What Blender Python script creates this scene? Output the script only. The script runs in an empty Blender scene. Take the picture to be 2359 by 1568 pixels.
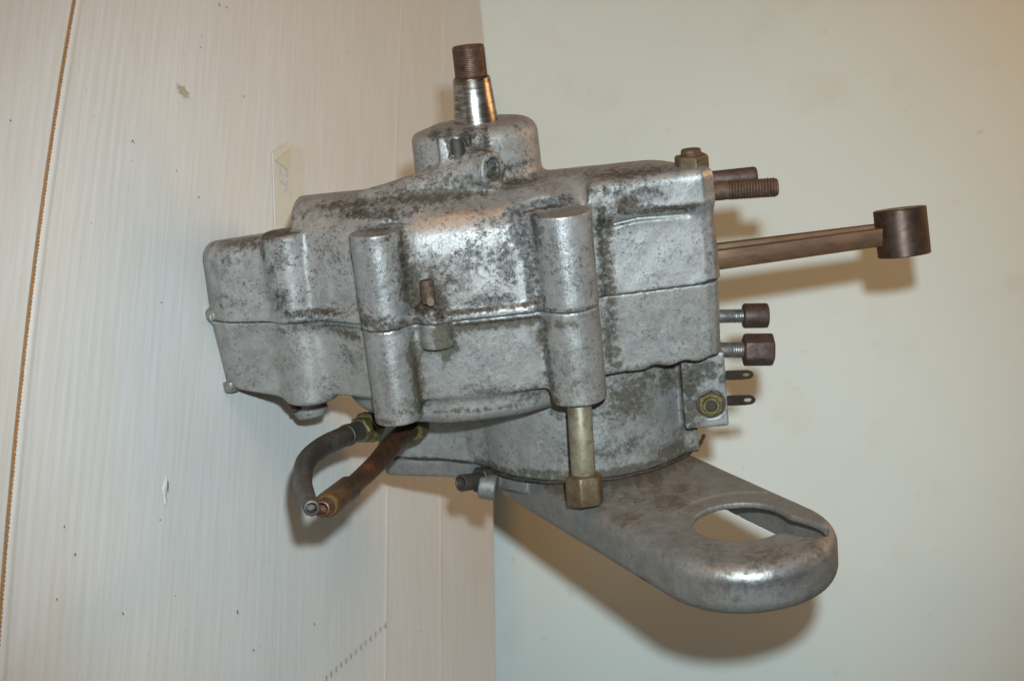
import bpy, math, random
import numpy as np
from mathutils import Matrix, Vector

S = bpy.context.scene
COL = S.collection
random.seed(4); RNG = np.random.default_rng(7)

# ------------------------------------------------------------------ frames
# camera frame (x right, y up, z forward, mm) is only used to solve where things stand
F, CX, CY = 3540.0, 1179.5, 784.0
def nrm(v): v = np.array(v, float); return v/np.linalg.norm(v)
Ac = nrm((.108, -1, .287)); Uc = nrm((1, .1, -(.108-.1)/.287)); Dc = nrm(np.cross(Ac, Uc))
if Dc[2] < 0: Dc = -Dc
Oc = np.array(((1095-CX)/F, -(744-CY)/F, 1))*885
def solve(px, py, **k):
    r = np.array(((px-CX)/F, -(py-CY)/F, 1)); cols = []; b = -Oc.copy(); n_ = []
    for n, v in (('u', Uc), ('a', Ac), ('d', Dc)):
        if n in k: b = b - v*k[n]
        else: cols.append(v); n_.append(n)
    s = np.linalg.solve(np.array(cols+[-r]).T, b); o = dict(k)
    for n, x in zip(n_, s): o[n] = float(x)
    return o
def E(px, py, d=None, a=None):
    o = solve(px, py, d=d) if d is not None else solve(px, py, a=a)
    return Vector((o['u'], o['a'], o['d']))
nc = nrm((1, .181, -.364))                      # table normal
lc = nrm((-.0182, .914, .404)); lc = nrm(lc - nc*np.dot(lc, nc))
Xc = -lc; Zc = nc
flip = np.array((1, 1, -1.0))
Xb, Zb = Xc*flip, Zc*flip; Yb = np.cross(Zb, Xb)
Rwc = np.array((Xb, Yb, Zb))                    # blender-camera vector -> world vector
TABLE = 181.0                                   # mm, engine origin above the table
Tc = Oc + Uc*0 - nc*TABLE                       # world origin: table point under the engine origin
def W(pc): return Vector(Rwc @ ((np.array(pc)-Tc)*flip)/1000.0)     # camera-frame point -> world metres
def on_table(px, py, h=0.0):
    r = np.array(((px-CX)/F, -(py-CY)/F, 1)); t = (np.dot(nc, Tc)+h)/np.dot(nc, r); return W(r*t)
WALL_Y = on_table(1131, 784).y
def on_wall(px, py, off=0.0):
    r = np.array(((px-CX)/F, -(py-CY)/F, 1)); c0 = np.array(W((0, 0, 0))); v = np.array(W(r*1000))-c0
    t = (WALL_Y-off-c0[1])/v[1]; return Vector(c0+v*t)

# ------------------------------------------------------------------ camera, world, lamps, exposure
cam = bpy.data.objects.new('camera', bpy.data.cameras.new('camera')); COL.objects.link(cam)
M = Matrix([list(Rwc[i]) for i in range(3)]).to_4x4(); M.translation = W((0, 0, 0))
cam.matrix_world = M
cam.data.sensor_width = 23.1; cam.data.lens = F/2359*23.1
cam.data.clip_start = .01; cam.data.clip_end = 50
cam.data.dof.use_dof = True; cam.data.dof.focus_distance = .895; cam.data.dof.aperture_fstop = 9.0
S.camera = cam
wd = bpy.data.worlds.new('World'); S.world = wd; wd.use_nodes = True
wd.node_tree.nodes['Background'].inputs[0].default_value = (1.0, .84, .68, 1)
wd.node_tree.nodes['Background'].inputs[1].default_value = .115
def lamp(name, kind, pc, target, power, col, size):
    l = bpy.data.lights.new(name, kind); l.energy = power; l.color = col
    if kind == 'AREA': l.shape = 'RECTANGLE'; l.size = size[0]; l.size_y = size[1]
    else: l.shadow_soft_size = size
    o = bpy.data.objects.new(name, l); COL.objects.link(o); o.location = pc
    o.rotation_euler = (Vector(target)-Vector(pc)).to_track_quat('-Z', 'Y').to_euler(); return o
flash = lamp('camera_flash', 'SPOT', W((30, 74, -12)), W((0, 0, 1150)), 65, (.78, .93, 1.0), .013)
flash.data.spot_size = math.radians(56); flash.data.spot_blend = 1.0
room = lamp('room_lamp', 'AREA', Vector((-.95, -2.0, .55)), (0, .3, .1), 17, (1.0, .50, .17), (.7, .6))
over = lamp('ceiling_lamp', 'AREA', Vector((-.42, .36, .95)), (0, .36, 0), 3.6, (1.0, .56, .24), (.5, .3))
S.view_settings.view_transform = 'Standard'; S.view_settings.look = 'None'
S.view_settings.exposure = 0.0; S.view_settings.gamma = 1.0
S.render.engine = 'CYCLES'
S.render.resolution_x = 1024; S.render.resolution_y = 680

# ------------------------------------------------------------------ materials
def newmat(name):
    m = bpy.data.materials.new(name); m.use_nodes = True; nt = m.node_tree
    return m, nt, nt.nodes['Principled BSDF']
class N:
    def __init__(s, nt): s.nt = nt; s.tc = nt.nodes.new('ShaderNodeTexCoord')
    def add(s, t, **k):
        n = s.nt.nodes.new(t)
        for a, v in k.items():
            if a.startswith('i_'):
                key = a[2:]; key = int(key) if key.isdigit() else key.replace('_', ' ')
                if isinstance(v, bpy.types.NodeSocket): s.nt.links.new(v, n.inputs[key])
                else: n.inputs[key].default_value = v
            else: setattr(n, a, v)
        return n
    def noise(s, scale, detail=4, rough=.55, vec=None, dist=0):
        n = s.add('ShaderNodeTexNoise', i_Scale=scale, i_Detail=detail, i_Roughness=rough, i_Distortion=dist)
        s.nt.links.new(vec or s.tc.outputs['Object'], n.inputs['Vector']); return n.outputs['Fac']
    def map(s, scale, rot=(0, 0, 0)):
        n = s.add('ShaderNodeMapping'); n.inputs['Scale'].default_value = scale; n.inputs['Rotation'].default_value = rot
        s.nt.links.new(s.tc.outputs['Object'], n.inputs['Vector']); return n.outputs['Vector']
    def ramp(s, fac, *st):
        n = s.add('ShaderNodeValToRGB'); s.nt.links.new(fac, n.inputs[0]); el = n.color_ramp.elements
        while len(el) < len(st): el.new(.5)
        for e, (p, c) in zip(el, st):
            e.position = p; e.color = (c, c, c, 1) if isinstance(c, (int, float)) else (*c, 1)
        return n.outputs[0]
    def mix(s, f, a, b, mode='MIX'):
        n = s.add('ShaderNodeMix', data_type='RGBA', blend_type=mode)
        for i, v in ((0, f), (6, a), (7, b)):
            if isinstance(v, bpy.types.NodeSocket): s.nt.links.new(v, n.inputs[i])
            else: n.inputs[i].default_value = v if i == 0 else ((v, v, v, 1) if isinstance(v, (int, float)) else (*v, 1))
        return n.outputs[2]
    def math(s, op, a, b=0.0, clamp=False):
        n = s.add('ShaderNodeMath', operation=op, use_clamp=clamp)
        for i, v in ((0, a), (1, b)):
            if isinstance(v, bpy.types.NodeSocket): s.nt.links.new(v, n.inputs[i])
            else: n.inputs[i].default_value = v
        return n.outputs[0]
    def attr(s, name): return s.add('ShaderNodeAttribute', attribute_name=name).outputs['Fac']
    def bump(s, h, strength, dist, prev=None):
        n = s.add('ShaderNodeBump', i_Strength=strength, i_Distance=dist); s.nt.links.new(h, n.inputs['Height'])
        if prev is not None: s.nt.links.new(prev, n.inputs['Normal'])
        return n.outputs[0]

def cast_alu(name, tone=1.0, warm=0.0, spots=1.0, seed=0.0, dirty=0.0):
    m, nt, b = newmat(name); n = N(nt)
    off = n.add('ShaderNodeMapping'); off.inputs['Location'].default_value = (seed, seed*.7, -seed*.3)
    nt.links.new(n.tc.outputs['Object'], off.inputs['Vector']); v = off.outputs['Vector']
    big = n.noise(28, 4, .6, v); mid = n.noise(75, 9, .78, v); fine = n.noise(900, 5, .75, v)
    sp = n.noise(400, 6, .78, v); cl = n.noise(60, 4, .6, v); br = n.noise(150, 10, .84, v)
    t = tone
    base = n.mix(n.ramp(mid, (.36, 0), (.58, 1)), (.185*t, .178*t, .163*t), (.41*t, .402*t, .385*t))
    base = n.mix(n.ramp(big, (.35, 0), (.65, 1)), base, n.mix(.5, base, (.27*t, .25*t, .215*t)))
    for (rz, th) in (((.5, .3, .9), .655), ((.2, -.7, -.5), .665)):
        sc = n.ramp(n.noise(1, 1, .4, n.map((1300, 22, 1300), rz)), (th, 0), (th+.03, 1))
        base = n.mix(n.math('MULTIPLY', sc, n.math('ADD', .12+dirty*3, n.math('MULTIPLY', n.attr('bright'), .35))), base, (.55*t, .56*t, .57*t))
    base = n.mix(n.math('MULTIPLY', n.ramp(fine, (.42, 0), (.6, 1)), .45), base, (.47*t, .475*t, .48*t))
    # black oxide freckles
    sm = n.math('MULTIPLY', n.ramp(sp, (.54, 0), (.58, 1)), n.ramp(cl, (.44, 0), (.56, 1)))
    base = n.mix(n.math('MULTIPLY', sm, min(.95, .85*spots)), base, (.04, .038, .035))
    bm = n.math('MULTIPLY', n.ramp(br, (.56, 0), (.63, 1)), n.ramp(n.noise(45, 3, .6, v), (.5, 0), (.62, 1)))
    base = n.mix(n.math('MULTIPLY', bm, .5), base, (.12, .09, .055))
    # dark stains, brown grime and rubbed places plus painted recess shade and highlights
    nz = n.noise(230, 10, .84, v)
    dk = n.math('ADD', n.math('MULTIPLY', n.attr('dark'), 1.0), n.math('MULTIPLY', n.math('SUBTRACT', nz, .5), 2.4))
    dk = n.math('MULTIPLY', n.ramp(dk, (.36, 0), (.62, 1)), n.ramp(n.attr('dark'), (.02, 0), (.2, 1)))
    base = n.mix(n.math('MULTIPLY', dk, n.math('ADD', .5, n.math('MULTIPLY', n.ramp(n.noise(600, 6, .8, v), (.56, 1), (.42, 0)) if False else n.ramp(n.noise(420, 6, .8, v), (.42, 0), (.56, 1)), .45))), base, (.028, .029, .030))
    nb = n.noise(240, 7, .75, v)
    bk = n.math('ADD', n.attr('brown'), n.math('MULTIPLY', n.math('SUBTRACT', nb, .5), 2.0))
    bk = n.math('MULTIPLY', n.ramp(bk, (.22, 0), (.66, 1)), n.ramp(n.attr('brown'), (.02, 0), (.2, 1)))
    base = n.mix(n.math('MULTIPLY', bk, .85), base, n.mix(n.ramp(n.noise(500, 4, .6, v), (.4, 0), (.65, 1)), (.014, .011, .007), (.060, .044, .026)))
    if warm: base = n.mix(warm, base, (.17, .15, .115))
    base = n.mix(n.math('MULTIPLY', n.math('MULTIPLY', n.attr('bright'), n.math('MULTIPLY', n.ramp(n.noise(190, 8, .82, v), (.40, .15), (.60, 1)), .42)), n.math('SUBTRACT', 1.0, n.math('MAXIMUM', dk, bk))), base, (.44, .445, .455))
    nt.links.new(base, b.inputs['Base Color'])
    grime = n.math('MAXIMUM', dk, bk)
    brt = n.attr('bright')
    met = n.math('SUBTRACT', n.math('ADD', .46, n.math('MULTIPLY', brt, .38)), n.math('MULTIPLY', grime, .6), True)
    nt.links.new(met, b.inputs['Metallic'])
    rg = n.math('ADD', n.math('MULTIPLY', n.noise(300, 5, .7, v), .35), .31+dirty)
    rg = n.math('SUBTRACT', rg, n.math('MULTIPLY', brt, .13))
    rg = n.math('ADD', rg, n.math('MULTIPLY', grime, .18))
    nt.links.new(rg, b.inputs['Roughness'])
    nt.links.new(n.math('SUBTRACT', .45, n.math('MULTIPLY', grime, .33)), b.inputs['Specular IOR Level'])
    st = n.noise(1, 3, .6, n.map((900, 30, 900)))
    h = n.bump(n.noise(1500, 4, .7, v), .35, .00035)
    h = n.bump(n.noise(330, 6, .7, v), .34, .0006, h)
    h = n.bump(n.noise(60, 3, .5, v), .16, .002, h)
    h = n.bump(st, n.math('ADD', .02, n.math('MULTIPLY', brt, .12)) if False else .08, .0004, h)
    nt.links.new(h, b.inputs['Normal'])
    return m
def steel(name, cols, rough=.45, metal=.8, scale=200, bump=.3, seed=0., stretch=None, spots=.0):
    m, nt, b = newmat(name); n = N(nt)
    v = n.map(stretch or (1, 1, 1)); 
    k = [(i/(len(cols)-1)*.44+.28, c) for i, c in enumerate(cols)]
    base = n.ramp(n.noise(scale, 6, .68, v), *k)
    base = n.mix(n.ramp(n.noise(scale*3.1, 5, .7, v), (.5, 0), (.7, .6)), base, tuple(c*.35 for c in cols[0]))
    nt.links.new(base, b.inputs['Base Color']); b.inputs['Metallic'].default_value = metal
    nt.links.new(n.math('ADD', n.math('MULTIPLY', n.noise(scale*1.7, 4, .6), .35), rough-.15), b.inputs['Roughness'])
    h = n.bump(n.noise(scale*5, 4, .7), bump, .0004); h = n.bump(n.noise(scale*.8, 4, .6), bump, .0008, h)
    nt.links.new(h, b.inputs['Normal']); return m
M_drive = cast_alu('cast_aluminium_drive', .66, 0, 1.05, 0.0)
M_timing = cast_alu('cast_aluminium_timing', .66, .10, .75, 3.1)
M_cover = cast_alu('cast_aluminium_cover', .46, .20, .45, 7.7, .05)
M_rust = steel('rusty_thread_steel', [(.035, .021, .014), (.075, .042, .025), (.125, .064, .034)], .6, .35, 260, .5)
M_brown = steel('brown_oxide_steel', [(.040, .026, .021), (.075, .047, .037), (.11, .078, .066)], .5, .55, 160, .25)
M_rod = steel('stained_rod_steel', [(.035, .022, .014), (.09, .040, .016), (.12, .06, .025), (.14, .10, .052)], .55, .35, 30, .2, 0., (.5, 2, 2))
M_rodend = steel('dark_oxidised_steel', [(.040, .028, .023), (.070, .045, .034), (.10, .065, .045)], .42, .7, 70, .12)
M_bright = steel('polished_shaft_steel', [(.09, .065, .045), (.25, .23, .21), (.48, .465, .45)], .25, 1.0, 1, .08, 0., (90, 420, 90))
M_thread = steel('fine_thread_steel', [(.05, .03, .022), (.10, .06, .042), (.14, .09, .065)], .45, .7, 160, .2)
M_dull = steel('dull_grey_steel', [(.16, .15, .13), (.30, .29, .27), (.40, .39, .37)], .38, .85, 300, .2)
M_olive = steel('olive_plated_steel', [(.12, .085, .05), (.185, .165, .115), (.235, .215, .155)], .5, .4, 70, .15)
M_nut = steel('brown_nut_steel', [(.06, .04, .022), (.10, .068, .036), (.13, .092, .055)], .5, .5, 190, .3)
M_brass = steel('dirty_brass', [(.05, .04, .018), (.11, .09, .036), (.20, .165, .075)], .45, .6, 200, .2)
M_pipe = steel('tarnished_pipe', [(.035, .030, .024), (.055, .046, .037), (.095, .075, .06)], .5, .45, 60, .15)
M_copper = steel('tarnished_copper', [(.035, .028, .02), (.06, .038, .024), (.12, .05, .024), (.30, .11, .04)], .42, .65, 85, .25)
M_sleeve = steel('stained_brass_sleeve', [(.035, .025, .012), (.085, .048, .017), (.17, .075, .02)], .4, .6, 100, .2)
M_black = steel('dark_hole', [(.02, .018, .015), (.03, .026, .02)], .6, .3, 300, .2)
M_grime = steel('oily_gasket', [(.025, .018, .012), (.06, .045, .03), (.12, .08, .04)], .55, .1, 350, .5)
M_seam = steel('black_seam_grease', [(.008, .006, .004), (.018, .013, .009), (.05, .035, .02)], .7, 0, 250, .5)
M_pin = steel('dark_rusty_pin', [(.025, .017, .012), (.06, .036, .022), (.12, .065, .035)], .6, .3, 400, .6)
M_tab = steel('dark_tab_steel', [(.05, .038, .03), (.085, .062, .05)], .5, .6, 200, .2)

# ------------------------------------------------------------------ object helpers
def prop(o, label=None, cat=None, group=None, kind=None):
    if label: o['label'] = label
    if cat: o['category'] = cat
    if group: o['group'] = group
    if kind: o['kind'] = kind
    return o
Emat = Matrix([list(Rwc @ (Uc*flip)), list(Rwc @ (Ac*flip)), list(Rwc @ (Dc*flip))]).transposed()
BASE = Vector((-158, 10, 75))                   # engine base point in engine mm
def Ew(p): return W(Oc + Uc*p[0] + Ac*p[1] + Dc*p[2])
eng = bpy.data.objects.new('engine_crankcase', None); COL.objects.link(eng)
mm = Emat.to_4x4(); mm.translation = Ew(BASE); eng.matrix_world = mm
eng.empty_display_size = .05
prop(eng, 'worn grey aluminium engine crankcase with connecting rod and copper pipes on white sheet', 'engine')
def link(name, me, mat, parent, smooth=True):
    o = bpy.data.objects.new(name, me); COL.objects.link(o)
    me.materials.append(mat)
    if smooth: me.shade_smooth()
    if parent is not None: o.parent = parent
    return o
def emesh(name, verts, faces, mat, parent=None, smooth=True):
    """verts in engine mm"""
    me = bpy.data.meshes.new(name)
    b = np.array(BASE); vv = ((np.array(verts, float)-b)/1000.0)
    me.from_pydata(vv.tolist(), [], faces); me.update()
    return link(name, me, mat, parent or eng, smooth)
def bevel(o, w=.0005, seg=2, ang=35):
    m = o.modifiers.new('bevel', 'BEVEL'); m.width = w; m.segments = seg; m.limit_method = 'ANGLE'; m.angle_limit = math.radians(ang)
    m.harden_normals = False
    return o
def sharp(o, deg=40):
    o.data.set_sharp_from_angle(angle=math.radians(deg)); return o
def frame(ax):
    ax = Vector(ax).normalized(); t = Vector((0, 0, 1)) if abs(ax.z) < .9 else Vector((1, 0, 0))
    e1 = ax.cross(t).normalized(); e2 = ax.cross(e1); return ax, e1, e2
def lathe(name, p0, ax, prof, mat, seg=40, hexn=0, phase=0, parent=None, wob=0.0, deg=40):
    """profile [(t, r)] along ax from p0 (engine mm); hexn: section is a polygon with r across flats/2"""
    ax, e1, e2 = frame(ax); p0 = Vector(p0); V = []; Fc = []
    for (t, r) in prof:
        for k in range(seg):
            th = 2*math.pi*k/seg; rr = r
            if hexn:
                w = math.pi/hexn; q = ((th+phase) % (2*w))-w; rr = min(r/math.cos(q), r*1.125)
            if wob: rr *= 1+wob*math.sin(3*th+t)*.5+wob*math.sin(5*th+2.3*t)*.4
            V.append(p0+ax*t+e1*(math.cos(th)*rr)+e2*(math.sin(th)*rr))
    m = len(prof)
    for i in range(m-1):
        for k in range(seg):
            k2 = (k+1) % seg; Fc.append((i*seg+k, i*seg+k2, (i+1)*seg+k2, (i+1)*seg+k))
    Fc.append(tuple(range(seg))[::-1] if True else ()); Fc.append(tuple((m-1)*seg+k for k in range(seg)))
    o = emesh(name, V, Fc, mat, parent)
    bmfix(o); sharp(o, deg); return o
def bmfix(o):
    import bmesh
    bm = bmesh.new(); bm.from_mesh(o.data); bmesh.ops.recalc_face_normals(bm, faces=bm.faces); bm.to_mesh(o.data); bm.free()
def thread(t0, t1, r, pitch, depth):
    out = []; n = max(1, int(abs(t1-t0)/pitch)); s = (t1-t0)/n
    for i in range(n):
        j = random.uniform(-.08, .08)*depth
        out += [(t0+i*s, r-depth), (t0+(i+.35)*s, r+j), (t0+(i+.62)*s, r+j)]
    out.append((t1, r-depth)); return out
def tube(name, pts, rad, mat, seg=24, parent=None, bore=0.0, bore_len=8):
    """smooth pipe through engine points, rad = list, optional bored open end"""
    P = [Vector(p) for p in pts]; n = len(P); Q = []; R = []
    for i in range(n-1):
        p0 = P[max(i-1, 0)]; p1 = P[i]; p2 = P[i+1]; p3 = P[min(i+2, n-1)]
        for k in range(10):
            t = k/10; Q.append(.5*((2*p1)+(p2-p0)*t+(2*p0-5*p1+4*p2-p3)*t*t+(3*p1-p0-3*p2+p3)*t**3)); R.append(rad[i]*(1-t)+rad[i+1]*t)
    Q.append(P[-1]); R.append(rad[-1])
    rings = []; e = None
    for i, q in enumerate(Q):
        d = (Q[min(i+1, len(Q)-1)]-Q[max(i-1, 0)]).normalized()
        e = frame(d)[1] if e is None else (e-d*e.dot(d)).normalized()
        rings.append((q, d, e, R[i]))
    if bore:
        q, d, e_, r = rings[-1]
        rings.append((q+d*.3, d, e_, r*.93)); rings.append((q+d*.3, d, e_, bore*1.06)); rings.append((q, d, e_, bore)); rings.append((q-d*bore_len, d, e_, bore*.96))
    V = []; Fc = []
    for (q, d, e_, r) in rings:
        b = d.cross(e_)
        for k in range(seg):
            th = 2*math.pi*k/seg; V.append(q+e_*(math.cos(th)*r)+b*(math.sin(th)*r))
    for i in range(len(rings)-1):
        for k in range(seg):
            k2 = (k+1) % seg; Fc.append((i*seg+k, i*seg+k2, (i+1)*seg+k2, (i+1)*seg+k))
    Fc.append(tuple(range(seg))); Fc.append(tuple((len(rings)-1)*seg+k for k in range(seg)))
    o = emesh(name, V, Fc, mat, parent); bmfix(o); sharp(o, 50); return o

# ------------------------------------------------------------------ signed-distance castings
f32 = np.float32
def smin(a, b, k):
    h = np.maximum(k-np.abs(a-b), 0)/k; return np.minimum(a, b)-h*h*h*k*f32(1/6)
def smax(a, b, k): return -smin(-a, -b, k)
def poly2(u, d, P):
    P = np.array(P, float); res = np.full(np.broadcast(u, d).shape, 1e9); s = np.ones(res.shape)
    n = len(P)
    for i in range(n):
        a = P[i]; b = P[(i+1) % n]; e = b-a; wx = u-a[0]; wy = d-a[1]
        t = np.clip((wx*e[0]+wy*e[1])/(e@e), 0, 1)
        res = np.minimum(res, (wx-e[0]*t)**2+(wy-e[1]*t)**2)
        c1 = d >= a[1]; c2 = d < b[1]; c3 = e[0]*wy > e[1]*wx
        s = np.where((c1 & c2 & c3) | (~c1 & ~c2 & ~c3), -s, s)
    return (s*np.sqrt(res)).astype(f32)
def ext(s2, A, a0, a1, r):
    """extrude a 2-D distance along a with edge rounding r"""
    h = (a1-a0)/2-r; w1 = s2+f32(r); w2 = np.abs(A-f32((a0+a1)/2))-f32(h)
    return np.minimum(np.maximum(w1, w2), 0)+np.sqrt(np.maximum(w1, 0)**2+np.maximum(w2, 0)**2)-f32(r)
def circ(u, d, c, r): return (np.sqrt((u-c[0])**2+(d-c[1])**2)-r).astype(f32)
def capsule(U, A, D, p, q, r):
    p = np.array(p, f32); e = np.array(q, f32)-p
    t = np.clip(((U-p[0])*e[0]+(A-p[1])*e[1]+(D-p[2])*e[2])/f32(e@e), 0, 1)
    return np.sqrt((U-p[0]-e[0]*t)**2+(A-p[1]-e[1]*t)**2+(D-p[2]-e[2]*t)**2)-f32(r)
def cyl(U, A, D, p, q, r, rd=.4):
    p = np.array(p, f32); q = np.array(q, f32); L = np.linalg.norm(q-p); e = (q-p)/L
    x, y, z = U-p[0], A-p[1], D-p[2]; t = x*e[0]+y*e[1]+z*e[2]
    rr = np.sqrt(np.maximum(x*x+y*y+z*z-t*t, 0))
    w1 = rr-f32(r-rd); w2 = np.abs(t-f32(L/2))-f32(L/2-rd)
    return np.minimum(np.maximum(w1, w2), 0)+np.sqrt(np.maximum(w1, 0)**2+np.maximum(w2, 0)**2)-f32(rd)
def lump(U, A, D, amp, L, ph=0.):
    k = 6.283/L
    return f32(amp)*(np.sin(U*f32(k)+ph)*np.sin(A*f32(k*1.13)+1.7*ph+1)+np.sin(U*f32(k*.43)-D*f32(k*.77)+2+ph)*np.sin(A*f32(k*.61)+ph)+.5*np.sin((U+A)*f32(k*1.9)+D*f32(k)+ph))
def surface(Fv, xs, ys, zs):
    ins = (Fv < 0); s = np.zeros(tuple(n-1 for n in Fv.shape), np.uint8)
    for i in (0, 1):
        for j in (0, 1):
            for k in (0, 1): s += ins[i:ins.shape[0]-1+i, j:ins.shape[1]-1+j, k:ins.shape[2]-1+k]
    act = np.argwhere((s > 0) & (s < 8)); ids = np.full(s.shape, -1, np.int32); ids[tuple(act.T)] = np.arange(len(act))
    I, J, K = act.T; ax = (xs, ys, zs); corner = {}
    for i in (0, 1):
        for j in (0, 1):
            for k in (0, 1): corner[i, j, k] = Fv[I+i, J+j, K+k].astype(np.float64)
    pos = np.zeros((len(act), 3)); cnt = np.zeros(len(act)); idx = (I, J, K)
    for a in range(3):
        o1, o2 = [x for x in range(3) if x != a]
        for p in (0, 1):
            for q in (0, 1):
                c0 = [0, 0, 0]; c0[o1] = p; c0[o2] = q; c1 = list(c0); c1[a] = 1
                f0 = corner[tuple(c0)]; f1 = corner[tuple(c1)]; m = (f0 < 0) != (f1 < 0)
                t = np.where(m, f0/np.where(m, f0-f1, 1), 0)
                for b in range(3):
                    g = ax[b]; lo = g[idx[b]+c0[b]]
                    val = lo+t*(g[np.minimum(idx[b]+1, len(g)-1)]-lo) if b == a else lo
                    pos[:, b] += np.where(m, val, 0)
                cnt += m
    pos /= cnt[:, None]; faces = []
    for a in range(3):
        o1, o2 = [x for x in range(3) if x != a]
        sl0 = [slice(None)]*3; sl1 = [slice(None)]*3
        sl0[a] = slice(0, -1); sl1[a] = slice(1, None)
        for o in (o1, o2): sl0[o] = slice(1, -1); sl1[o] = slice(1, -1)
        i0 = ins[tuple(sl0)]; i1 = ins[tuple(sl1)]; e = np.argwhere(i0 != i1)
        if not len(e): continue
        fl = i0[tuple(e.T)]; e = e.copy(); e[:, o1] += 1; e[:, o2] += 1
        def cell(d1, d2):
            c = e.copy(); c[:, o1] -= d1; c[:, o2] -= d2; return ids[tuple(c.T)]
        q = np.stack([cell(1, 1), cell(0, 1), cell(0, 0), cell(1, 0)], 1)
        if a == 1: fl = ~fl
        q[~fl] = q[~fl][:, ::-1]; faces.append(q)
    return pos, np.concatenate(faces)
def sdf_object(name, fn, ur, ar, dr, mat, stains, parent=None, step=.8, dfine=62):
    us = np.arange(ur[0], ur[1]+step, step); as_ = np.arange(ar[0], ar[1]+step, step)
    ds = np.arange(dr[0], min(dfine, dr[1])+step, step)
    if dr[1] > dfine: ds = np.concatenate([ds, np.arange(ds[-1]+2, dr[1]+4, 2.4)])
    Uo, Ao, Do = us[:, None, None].astype(f32), as_[None, :, None].astype(f32), ds[None, None, :].astype(f32)
    Fv = fn(Uo, Ao, Do); Fv = np.ascontiguousarray(np.broadcast_to(Fv, (len(us), len(as_), len(ds))))
    Fv = Fv.astype(f32); Fv[0] = 1; Fv[-1] = 1; Fv[:, 0] = 1; Fv[:, -1] = 1; Fv[:, :, 0] = 1; Fv[:, :, -1] = 1
    P, Q = surface(Fv, us, as_, ds); del Fv
    me = bpy.data.meshes.new(name); v = ((P-np.array(BASE))/1000).astype(f32)
    me.vertices.add(len(v)); me.vertices.foreach_set('co', v.ravel())
    me.loops.add(Q.size); me.loops.foreach_set('vertex_index', Q.ravel().astype(np.int32))
    me.polygons.add(len(Q)); me.polygons.foreach_set('loop_start', np.arange(0, Q.size, 4, dtype=np.int32))
    me.update(calc_edges=True); me.validate()
    for k in ('dark', 'brown', 'bright'):
        w = np.zeros(len(P))
        for (kind, c, rx, ry, s) in stains:
            if kind != k: continue
            q = ((P[:, 0]-c[0])/rx)**2+((P[:, 1]-c[1])/ry)**2+((P[:, 2]-c[2])/22)**2
            w = np.maximum(w, s*np.exp(-q*1.1))
        at = me.attributes.new(k, 'FLOAT', 'POINT'); at.data.foreach_set('value', w.astype(f32))
    o = link(name, me, mat, parent or eng); print(name, len(v), 'verts'); return o
def st(kind, px, py, rx, ry, s, d=12):
    if kind != 'bright' and s < .62: s *= 1.35
    return (kind, E(px, py, d), max(rx/4*1.3, .5), max(ry/4*1.25, .5), s)

def chain(kind, pts, w, s, d):
    out = []
    for (x0, y0), (x1, y1) in zip(pts, pts[1:]):
        L = math.hypot(x1-x0, y1-y0); n_ = max(1, int(L/(w*1.1)))
        for i in range(n_+1):
            t = i/n_; k = random.uniform(.65, 1.25); out.append((kind, E(x0+(x1-x0)*t+random.uniform(-.3, .3)*w, y0+(y1-y0)*t+random.uniform(-.3, .3)*w, d), w/4*k, w/4*k, s*random.uniform(.75, 1.1)))
    return out
WALLP = [(-170, 92), (-168.5, 76), (-164, 66), (-156, 59), (-146, 55), (-122, 48), (-100, 44), (-84, 36), (-60, 19), (-30, 12), (0, 10), (30, 11.5), (58, 18), (70, 29), (82, 31),
         (138, 37), (143.5, 39), (146.5, 45), (147, 165), (60, 182), (0, 186), (-60, 178), (-100, 168), (-143, 158)]
BODY2 = [(-109, 62), (-107, 52), (-98, 44)] + [(-84, 36), (-60, 19), (-30, 12), (0, 10), (30, 11.5), (58, 18), (70, 29), (82, 31), (138, 37), (143.5, 39), (146.5, 45), (147, 165), (60, 182), (0, 186), (-60, 178), (-104, 160)]
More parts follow.
